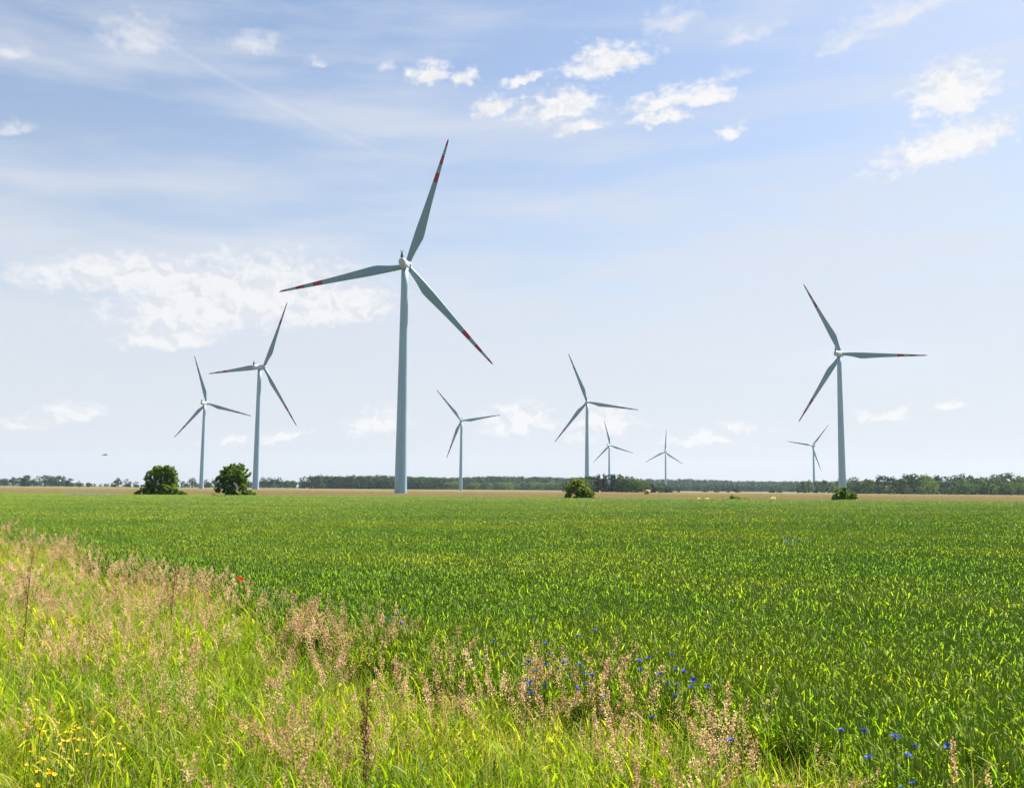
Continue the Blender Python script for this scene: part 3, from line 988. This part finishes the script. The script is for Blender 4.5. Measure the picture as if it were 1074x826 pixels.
def grass_clump(seed, n=34, rad=0.14, h=0.72, wide=1.0):
    r = random.Random(seed)
    mb = MB()
    for i in range(n):
        a, q = r.uniform(0, 6.28), rad * math.sqrt(r.random())
        hh = h * r.uniform(0.55, 1.15)
        blade_leaf(mb, r, (q * math.cos(a), q * math.sin(a), 0), hh, r.uniform(.007, .016) * wide, r.uniform(0, 6.28), r.uniform(0, .28), r.uniform(.1, 1.9) * r.random() ** .5,
                   r.random() if r.random() > .07 else 1.0, 0, 5, r.uniform(-.6, .6))
    for i in range(n // 3):                                  # leaves on stems, turned to the light
        a, q = r.uniform(0, 6.28), rad * math.sqrt(r.random())
        blade_leaf(mb, r, (q * math.cos(a), q * math.sin(a), h * r.uniform(.45, .85)), r.uniform(.14, .28), r.uniform(.009, .018) * wide, r.uniform(0, 6.28), r.uniform(.3, .9),
                   r.uniform(.4, 1.6), r.random(), 0, 4, r.uniform(-.6, .6))
    for i in range(4):                                       # dead straws, some bent over
        a, q = r.uniform(0, 6.28), rad * math.sqrt(r.random())
        blade_leaf(mb, r, (q * math.cos(a), q * math.sin(a), 0), h * r.uniform(.7, 1.25), .0045 * wide, r.uniform(0, 6.28), r.uniform(0, .5), r.uniform(.2, 2.6) * r.random(), r.uniform(.5, 1), 1, 5)
    return mb.mesh('grass_clump', [M_GRASS, M_STRAW])


def panicle_clump(seed, n=5, rad=0.12, h=0.98, loose=1.0, wide=1.15, dens=75):
    r = random.Random(seed)
    mb = MB()
    for i in range(n):
        a, q = r.uniform(0, 6.28), rad * math.sqrt(r.random())
        b = Vector((q * math.cos(a), q * math.sin(a), 0))
        hh = h * r.uniform(0.82, 1.12)
        la, ln = r.uniform(0, 6.28), r.uniform(0.02, .30)
        pts = []
        for k in range(5):
            t = k / 4
            pts.append(b + Vector((math.cos(la) * math.sin(ln) * t * t, math.sin(la) * math.sin(ln) * t * t, math.cos(ln * t))) * hh * t)
        mb.tube(pts, [.0022, .002, .0017, .0014, .001], 3, 1, r.random(), False)
        L = r.uniform(.15, .24)
        col = r.random()
        base, tip = pts[3].lerp(pts[4], max(0, 1 - L / (pts[4] - pts[3]).length)), pts[4]
        for k in range(dens):
            t = r.random()
            off = (1 - t) ** .7 * t ** .25 * .055 * loose * r.uniform(.15, 1)
            aa = r.uniform(0, 6.28)
            p = base.lerp(tip, t) + Vector((math.cos(aa) * off, math.sin(aa) * off, r.uniform(-.005, .02)))
            d = (Vector((math.cos(aa), math.sin(aa), 1.1)) + rand_dir(r) * .5).normalized()
            s = d.orthogonal().normalized() * r.uniform(.0028, .005) * wide
            s.rotate(Matrix.Rotation(r.uniform(0, 6.28), 3, d))
            l = r.uniform(.009, .018) * wide ** .5
            mb.add([p, p + d * l * .45 + s, p + d * l, p + d * l * .45 - s], [(0, 1, 2, 3)], 0, min(1, max(0, col + r.uniform(-.3, .3))))
    return mb.mesh('panicle_clump', [M_STRAW, M_STEM])


def tan_clump(seed, n=40, rad=0.7, h=0.75, w=.03):
    r = random.Random(seed)
    mb = MB()
    for i in range(n):
        a, q = r.uniform(0, 6.28), rad * math.sqrt(r.random())
        blade_leaf(mb, r, (q * math.cos(a), q * math.sin(a), 0), h * r.uniform(.75, 1.1), w * r.uniform(.6, 1.3), r.uniform(0, 6.28), r.uniform(0, .2), r.uniform(0, .9), r.random(), 0, 3)
    return mb.mesh('ripe_clump', [M_TAN])


def fan(y0, y1, dens, margin=4.0, k=0.58):
    """random spots in the wedge of land ahead, between two distances"""
    area = k * (y1 ** 2 - y0 ** 2) + 2 * margin * (y1 - y0)
    n = int(area * dens)
    y = np.sqrt(rng.uniform(0, 1, n) * ((y1 + margin / k) ** 2 - (y0 + margin / k) ** 2) + (y0 + margin / k) ** 2) - margin / k
    x = rng.uniform(-1, 1, n) * (k * y + margin)
    return x, y


def slow(x, y, s, ph=0.0):
    """smooth 0..1 wander over the land"""
    v = np.sin(x * s + 1.3 * np.sin(y * s * .7 + ph)) + np.sin(y * s * 1.3 + 1.7 * np.sin(x * s * .6 + ph * 2)) + .7 * np.sin((x + y) * s * 2.1 + ph)
    return np.clip(v / 5.4 + .5, 0, 1)


# ---- green crop
wheat_near = [wheat_clump(200 + i) for i in range(6)]
wheat_mid = [wheat_clump(220 + i, 17, .24, .8, 1.35) for i in range(5)]
wheat_far = [wheat_clump(240 + i, 20, .55, .8, 3.0) for i in range(5)]
for lo, hi, dens, protos, nm, lab in (
        (2.0, 15, 48, wheat_near, 'near_crop', 'green cereal crop with upright stalks beyond the verge in the foreground'),
        (15, 44, 30, wheat_mid, 'middle_crop', 'green cereal crop filling the middle of the field'),
        (44, 173, 6.0, wheat_far, 'far_crop', 'green cereal crop in the far half of the field')):
    x, y = fan(lo, hi, dens, 4.0 if lo < 10 else 6.0)
    keep = (x > border(x, y) - 0.12) & (y < 171 + 1.6 * np.sin(x * .31) + 1.2 * np.sin(x * .93 + 1) + .8 * np.sin(x * 2.7))
    x, y = x[keep], y[keep]
    n = len(x)
    rot = np.stack([rng.normal(0, .05, n), rng.normal(0, .05, n), rng.uniform(0, 6.28, n)], 1)
    s = rng.uniform(.9, 1.08, n) * (0.94 + .12 * slow(x, y, .35))
    sx = s * rng.uniform(.9, 1.15, n)
    if lo > 40:
        sx = sx * np.interp(y, [44, 170], [.8, 1.5])
    tint = np.clip(.75 * slow(x, y, .22 if lo > 40 else .45, 1.0) + rng.uniform(-.1, .35, n), 0, 1)
    scatter(nm, protos, np.stack([x, y, np.zeros(n)], 1), rot, np.stack([sx, sx, s], 1), rng.integers(0, len(protos), n), tint, lab, 'crop')

# ---- ripe field beyond
tan_protos = [tan_clump(300 + i) for i in range(4)]
x1, y1 = fan(174, 330, .8, 8)
x2, y2 = fan(330, 620, .14, 8)
x, y = np.concatenate([x1, x2]), np.concatenate([y1, y2])
n = len(x)
sx = np.interp(y, [174, 330, 620], [1.0, 1.3, 2.6])
scatter('ripe_crop', tan_protos, np.stack([x, y, np.zeros(n)], 1), np.stack([np.zeros(n), np.zeros(n), rng.uniform(0, 6.28, n)], 1),
        np.stack([sx, sx, rng.uniform(.85, 1.1, n)], 1), rng.integers(0, 4, n), rng.random(n), 'tan ripe cereal field in a narrow band beyond the green crop', 'crop')

# ---- verge
grass_p = [grass_clump(400 + i, 34, .14, (.62, .70, .78, .66, .74, .70)[i]) for i in range(6)]
pan_p = [panicle_clump(420 + i, 5, .12, (.92, .98, 1.04, .96)[i], (1.0, 1.3, .8, 1.1)[i]) for i in range(4)]
pan_p += [panicle_clump(430, 3, .12, 1.08, 1.7, 1.0, 60), panicle_clump(431, 4, .10, .90, .32, 1.3, 80), panicle_clump(432, 3, .16, .86, .5, 1.2, 60),
          panicle_clump(433, 2, .10, 1.15, 1.4, 1.2, 90)]
xs, ys = [], []
for lo, hi, dens in ((2, 9, 85), (9, 18, 55), (18, 60, 26)):
    yy = rng.uniform(lo, hi, int((hi - lo) * 44 * dens))
    xx = rng.uniform(-38, 6, len(yy))
    k = (xx > -(.58 * yy + 4)) & (xx < border(xx, yy) + .15)
    xs.append(xx[k]); ys.append(yy[k])
x, y = np.concatenate(xs), np.concatenate(ys)
n = len(x)
s = rng.uniform(.8, 1.15, n) * (.86 + .25 * slow(x, y, .9, .4))
sx = s * np.interp(y, [2, 9, 18, 40], [1, 1.05, 1.4, 2.0])
rot = np.stack([rng.normal(.0, .13, n), rng.normal(-.05, .13, n), np.zeros(n)], 1)
rz = rng.uniform(0, 6.28, n)
rot[:, 2] = rz
scatter('verge_grass', grass_p, np.stack([x, y, np.zeros(n)], 1), rot, np.stack([sx, sx, s], 1), rng.integers(0, 6, n),
        np.clip(.7 * slow(x, y, .8, 2.0) + rng.uniform(-.1, .4, n), 0, 1), 'tall bright green grass of the field verge in the left foreground', 'grass')

HEADS = [(-3.2, 13.4, 2.6, .32), (-6.0, 14.5, 3.5, .5), (-4.7, 10.4, 1.6, .5), (-11, 21, 6, .36), (-.9, 9.5, 1.1, .8), (-1.35, 6.6, .7, .5), (1.8, 6.0, .9, .5), (.75, 6.9, .6, .35),
         (2.2, 4.8, .9, .4), (-2.1, 11.4, 1.4, .7), (-3.4, 7.9, .9, .35)]
xs, ys = [], []
for lo, hi, dens in ((2, 9, 46), (9, 18, 34), (18, 60, 16)):
    yy = rng.uniform(lo, hi, int((hi - lo) * 44 * dens))
    xx = rng.uniform(-38, 6, len(yy))
    e = border(xx, yy)
    pr = .02 + np.interp(yy, [5, 7, 9, 14], [.36, .42, .6, .6]) * np.exp(-((xx - e + .35) / .55) ** 2)
    for (hx, hy, hr, ha) in HEADS:
        pr = np.maximum(pr, .72 * ha * np.exp(-((xx - hx) ** 2 + ((yy - hy) * .8) ** 2) / hr ** 2))
    pr = pr * 1.75 * slow(xx, yy, 2.3, .9) ** 1.9
    k = (xx > -(.58 * yy + 4)) & (xx < e + .45) & (rng.random(len(yy)) < pr)
    xs.append(xx[k]); ys.append(yy[k])
x, y = np.concatenate(xs), np.concatenate(ys)
n = len(x)
s = rng.uniform(.74, 1.14, n)
sx = s * np.interp(y, [2, 9, 18, 40], [1, 1.05, 1.3, 1.6])
rot = np.stack([rng.normal(0, .16, n), rng.normal(0, .16, n), rng.uniform(0, 6.28, n)], 1)
scatter('flowering_grass', pan_p, np.stack([x, y, np.zeros(n)], 1), rot, np.stack([sx, sx, s], 1), rng.integers(0, 8, n),
        np.clip(.8 * slow(x, y, 1.4, 3.0) + rng.uniform(-.1, .4, n), 0, 1), 'pinkish tan seed heads of tall grass along the verge', 'grass')


# ------------------------------------------------------------------ flowers
def petal_mat(name, col, tf=0.35):
    return leaf_mat(name, [tuple(c * .7 for c in col), col, tuple(min(1, c * 1.3) for c in col)], (1.1, 1.1, 1.1), tf, .6, .2, use_inst=False)


M_BLUE = petal_mat('cornflower_blue', (0.045, 0.085, 0.42))
M_POPPY = petal_mat('poppy_red', (0.62, 0.012, 0.008))
M_YELLOW = petal_mat('yellow_petal', (0.75, 0.42, 0.01))
M_GREENSTEM = leaf_mat('flower_stem', [(.07, .11, .02), (.09, .13, .03), (.12, .15, .04)], (1.2, 1.2, 1), .2, use_inst=False)
M_DOCK = leaf_mat('dock_seed', [(.09, .035, .02), (.16, .065, .035), (.25, .12, .06)], (1, 1, 1), .2, .7, .2, use_inst=False)


def stem_mesh(r, h, lean):
    mb = MB()
    mb.tube([(0, 0, 0), (lean * .3, 0, h * .5), (lean, 0, h)], [.003, .0025, .002], 4)
    blade_leaf(mb, r, (lean * .2, 0, h * .35), .16, .008, 1.0, .5, .8, .5)
    blade_leaf(mb, r, (lean * .5, 0, h * .6), .12, .007, 4.0, .5, .8, .5)
    return mb.mesh('stem', [M_GREENSTEM])


def corn_head(r):
    mb = MB()
    spike(mb, r, Vector((0, 0, -.018)), Vector((0, 0, 1)), .024, .007, .5, 1, 6)
    for i in range(11):                                     # ring of trumpet florets
        a = 6.283 * i / 11 + r.uniform(-.15, .15)
        u = r.uniform(.35, .8)
        d = Vector((math.cos(a), math.sin(a), u)).normalized()
        s = Vector((-math.sin(a), math.cos(a), 0))
        p = Vector((0, 0, .004))
        q = p + d * r.uniform(.020, .026)
        mb.add([p - s * .002, p + s * .002, q + s * .009, q + d * .006 + s * .004, q + d * .001, q + d * .006 - s * .004, q - s * .009],
               [(0, 1, 2, 4), (2, 3, 4), (0, 4, 6), (4, 5, 6)], 0, r.random())
    for i in range(8):
        a = r.uniform(0, 6.28)
        mb.tube([(0, 0, .004), (math.cos(a) * .006, math.sin(a) * .006, .018)], [.0012, .001], 3, 0, .2)
    return mb.mesh('flower_head', [M_BLUE, M_GREENSTEM])


rs = random.Random(77)
STEMS = [stem_mesh(rs, 1.0, l) for l in (.02, .06, .1)]
CORNS = [corn_head(rs) for i in range(4)]


def flower(name, head, stem, lean, x, y, h, label, cat, group, hs=1.0, tiltx=0.5):
    root = empty(name, (x, y, 0.0), rs.uniform(-1, 1))
    tag(root, label, cat, group)
    so = link(bpy.data.objects.new('stem', stem), root)
    so.scale = (1, 1, h)
    ho = link(bpy.data.objects.new('flower_head', head), root)
    ho.location = (lean, 0, h)
    ho.rotation_euler = (rs.uniform(0.1, tiltx), rs.uniform(-.5, .5), rs.uniform(0, 6))
    ho.scale = (hs, hs, hs)
    return root


CORN = [(-1.37, 10.67), (-1.32, 11.01), (-1.27, 11.39), (-1.21, 10.53), (-0.05, 8.49), (-0.16, 9.06), (0.14, 8.02), (0.20, 7.64), (0.33, 9.08), (0.34, 8.66), (0.41, 7.97),
        (0.42, 7.53), (0.26, 7.24), (0.12, 7.28), (0.15, 7.09), (0.44, 7.14), (0.54, 7.93), (0.57, 7.56), (0.56, 7.21), (0.62, 7.45), (0.62, 6.82), (1.04, 8.06), (1.38, 8.36),
        (1.34, 7.95), (1.15, 7.48), (1.23, 7.49), (1.36, 7.66), (1.28, 7.18), (1.17, 6.97), (0.90, 6.45), (1.17, 8.26), (0.67, 9.75), (0.27, 11.02), (0.85, 10.17), (1.03, 7.92),
        (1.16, 7.33), (0.30, 7.99), (2.02, 6.02), (2.15, 5.93), (2.23, 5.67), (2.19, 5.48), (2.31, 5.57), (1.97, 5.38), (2.41, 5.40), (2.00, 4.87), (1.90, 4.85), (1.28, 5.81),
        (1.37, 7.66), (1.39, 7.43), (1.48, 7.33), (-3.45, 13.48), (-7.32, 19.27)]


def corn_label(x, y):
    if y > 18:
        return 'lone blue cornflower far left in the tan grass heads', 'lone far cornflower'
    if y > 12:
        return 'blue cornflower beside the red poppy', 'cornflower by the poppy'
    if x < -1:
        return 'blue cornflower above the tan grass heads left of centre', 'cornflowers above the tan heads'
    if y > 9.5:
        return 'single blue cornflower standing out in the green crop', 'cornflowers in the open crop'
    if x < .75:
        return 'blue cornflower in the loose drift at the verge tip near the centre', 'cornflowers of the centre drift'
    if y > 6.6:
        return 'blue cornflower in the dense drift right of centre', 'cornflowers of the right drift'
    return 'blue cornflower among tan grass heads at lower right', 'cornflowers at lower right'


for i, (x, y) in enumerate(CORN):
    k = rs.randrange(3)
    lab, grp = corn_label(x, y)
    flower('cornflower', CORNS[rs.randrange(4)], STEMS[k], (.02, .06, .1)[k], x - (.02, .06, .1)[k] * .5, y, 1.03 + rs.uniform(-.02, .06), lab, 'cornflower', grp, rs.uniform(.75, 1.05))
PATCH = [(8.55, 30.39), (8.42, 29.31), (9.00, 31.02), (8.79, 29.88), (9.12, 30.47), (9.16, 29.94), (11.66, 33.24), (7.25, 30.76), (9.74, 31.12), (8.07, 28.28), (8.7, 30.6), (8.9, 30.2)]
for i, (x, y) in enumerate(PATCH):
    flower('cornflower', CORNS[rs.randrange(4)], STEMS[0], .02, x, y, .95, 'blue cornflower in the small far patch in the crop at right', 'cornflower', 'cornflowers of the far patch', 1.6)


def poppy_head(r):
    mb = MB()
    spike(mb, r, Vector((0, 0, -.004)), Vector((0, 0, 1)), .018, .006, .2, 1, 6)
    for i in range(4):
        a = 1.57 * i + r.uniform(-.2, .2)
        vs_, n = [], 5
        for j in range(n):
            for k2 in range(3):
                aa = a + (j - 2) * .32
                rr_ = (0.004, .026, .042)[k2] * (1 - .05 * abs(j - 2))
                vs_.append((math.cos(aa) * rr_, math.sin(aa) * rr_, (0, .012, .034)[k2] + r.uniform(-.003, .003) + (.003 if i % 2 else 0)))
        fs = [(j * 3 + k2, j * 3 + k2 + 1, (j + 1) * 3 + k2 + 1, (j + 1) * 3 + k2) for j in range(n - 1) for k2 in range(2)]
        mb.add(vs_, fs, 0, r.random())
    return mb.mesh('flower_head', [M_POPPY, M_DARK])


PH = poppy_head(rs)
flower('poppy', PH, STEMS[0], .02, -3.99, 14.2, 1.12, 'single red poppy at the edge of the tan grass heads on the left', 'poppy', None, 1.2)


def yellow_head(r):
    mb = MB()
    for i in range(5):
        a = 1.257 * i + r.uniform(-.1, .1)
        d = Vector((math.cos(a), math.sin(a), .35)); s = Vector((-math.sin(a), math.cos(a), 0))
        mb.add([(0, 0, 0), d * .009 + s * .006, d * .016 + Vector((0, 0, .001)), d * .009 - s * .006], [(0, 1, 2, 3)], 0, r.random())
    spike(mb, r, Vector((0, 0, -.004)), Vector((0, 0, 1)), .010, .004, .9, 0, 5)
    return mb.mesh('flower_head', [M_YELLOW])


YH = [yellow_head(rs) for i in range(3)]
for i in range(70):
    y = rs.gauss(6.4, .6)
    y = min(max(y, 4.9), 8.0)
    x = -.50 * y + abs(rs.gauss(0, .35))
    k = rs.randrange(3)
    flower('yellow_flower', YH[rs.randrange(3)], STEMS[k], (.02, .06, .1)[k], x, y, rs.uniform(.72, .92), 'small yellow flower in the patch at the lower left corner', 'yellow flower',
           'yellow flowers at the lower left corner', rs.uniform(.8, 1.2))


def dock(x, y, h, lean, label, seed):
    r = random.Random(seed)
    root = empty('dock_plant', (x, y, 0), r.uniform(0, 6.28))
    tag(root, label, 'dock plant', 'brown dock stalks in the verge')
    mb = MB()
    pts = [Vector((lean * t * t, 0, h * t)) for t in (0, .3, .6, .85, 1)]
    mb.tube(pts, [.006, .0055, .0045, .003, .0015], 6)
    mb.build('stem', M_DOCK, root)
    for b in range(5):
        z0 = h * (.48 + .09 * b)
        a = r.uniform(0, 6.28)
        L = h * r.uniform(.18, .3) * (1 - b * .12)
        q0 = Vector((lean * (z0 / h) ** 2, 0, z0))
        q1 = q0 + Vector((math.cos(a) * .28, math.sin(a) * .28, 1)).normalized() * L
        if b == 4:
            q0, q1 = pts[3], pts[4]
        s = MB()
        s.tube([q0, q1], [.002, .001], 4)
        for k in range(95):
            t = r.random()
            p = q0.lerp(q1, t) + rand_dir(r) * .026 * (1.1 - .6 * t)
            d = rand_dir(r)
            u = d.orthogonal().normalized() * .006
            s.add([p - d * .008, p + u, p + d * .008, p - u], [(0, 1, 2, 3)], 0, r.random())
        s.build('seed_spike', M_DOCK, root)
    for b in range(3):
        l = MB()
        blade_leaf(l, r, (0, 0, h * (.12 + .1 * b)), .26, .05, r.uniform(0, 6.28), .5, .9, r.random(), 0, 5)
        l.build('leaf', M_GRASS, root)
    return root


dock(-5.65, 11.3, 1.78, .05, 'tall reddish brown dock stalk at the far left of the verge', 1)
dock(-.98, 6.6, 1.16, .03, 'dark brown dock stalk in green grass left of bottom centre', 2)
dock(-4.55, 13.0, 1.50, .12, 'thin brown dock stalk rising from the tan heads left of the poppy', 3)


# ---- bluish drift of flowers far left at the crop edge
def drift_clump(seed):
    r = random.Random(seed)
    mb = MB()
    for i in range(26):
        p = Vector((r.gauss(0, .3), r.gauss(0, .3), .78 + r.uniform(-.1, .08)))
        d = rand_dir(r); u = d.orthogonal().normalized() * .035
        mb.add([p - d * .035, p + u, p + d * .035, p - u], [(0, 1, 2, 3)], 0, r.random())
        mb.tube([(p.x, p.y, 0), p], [.006, .004], 3, 1, .5, False)
    return mb.mesh('drift_clump', [petal_mat('pale_blue_petal', (0.22, 0.24, 0.42)), M_GREENSTEM])


n = 90
px = rng.uniform(-75.5, -66.5, n); py = rng.uniform(158, 166, n)
scatter('blue_flower_drift', [drift_clump(900), drift_clump(901)], np.stack([px, py, np.full(n, .1)], 1), np.stack([np.zeros(n), np.zeros(n), rng.uniform(0, 6, n)], 1),
        scale3(rng.uniform(.9, 1.2, n)), rng.integers(0, 2, n), rng.random(n), 'pale grey blue drift of flowers at the far left crop edge', 'flowers')

# ------------------------------------------------------------------ a bird over the field
mb = MB()
body = [(-.24, .012, .0), (-.2, .028, .006), (-.12, .05, .01), (0, .06, .0), (.12, .045, -.004), (.22, .022, 0), (.36, .035, .004), (.40, .03, .004)]
vs_, fs = [], []
for (bx, br, bz) in body:
    for k in range(8):
        t = 2 * math.pi * k / 8
        flat = .35 if bx > .2 else 1
        vs_.append((bx, br * math.cos(t), bz + br * flat * math.sin(t)))
for i in range(len(body) - 1):
    for k in range(8):
        fs.append((i * 8 + k, i * 8 + (k + 1) % 8, (i + 1) * 8 + (k + 1) % 8, (i + 1) * 8 + k))
fs.append(tuple(range(8))[::-1]); fs.append(tuple(7 * 8 + k for k in range(8)))
b0 = len(vs_)
for sgn in (-1, 1):
    b = len(vs_)
    for (wx0, wx1, wy, wz) in ((-.09, .10, .04, .01), (-.13, .09, .18, .05), (-.10, .10, .34, .05), (.06, .14, .50, .02)):
        vs_ += [(wx0, sgn * wy, wz + .006), (wx1, sgn * wy, wz + .002), (wx0, sgn * wy, wz - .006), (wx1, sgn * wy, wz - .004)]
    for i in range(3):
        p, q = b + 4 * i, b + 4 * i + 4
        fs += [(p, p + 1, q + 1, q), (p + 2, q + 2, q + 3, p + 3), (p, q, q + 2, p + 2), (p + 1, p + 3, q + 3, q + 1)]
    fs.append((b + 12, b + 13, b + 15, b + 14))
mb.add(vs_, fs)
bird = mb.build('bird', M_DARK, None, True)
bird.location = (-38.3, 90, 5.35)
bird.rotation_euler = (R(12), 0, R(-8))
tag(bird, 'small dark bird gliding low above the horizon at left', 'bird')

# ------------------------------------------------------------------ the air
mh = bpy.data.materials.new('haze_air')
mh.use_nodes = True
t = NT(mh.node_tree)
pv = t.n('ShaderNodeVolumePrincipled')
pv.inputs['Color'].default_value = (0.66, 0.80, 1.0, 1)
pv.inputs['Density'].default_value = 0.00004
pv.inputs['Anisotropy'].default_value = 0.2
o = t.n('ShaderNodeOutputMaterial')
t.link(pv.outputs[0], o.inputs['Volume'])
mb = MB()
X, Y0, Y1, Z0, Z1 = 4400, -4400, 4400, -1.0, 134.0
mb.add([(-X, Y0, Z0), (X, Y0, Z0), (X, Y1, Z0), (-X, Y1, Z0), (-X, Y0, Z1), (X, Y0, Z1), (X, Y1, Z1), (-X, Y1, Z1)],
       [(0, 3, 2, 1), (4, 5, 6, 7), (0, 1, 5, 4), (1, 2, 6, 5), (2, 3, 7, 6), (3, 0, 4, 7)])
hz = mb.build('haze', mh)
tag(hz, 'thin pale blue summer haze in the air over the fields', 'haze', kind='stuff')
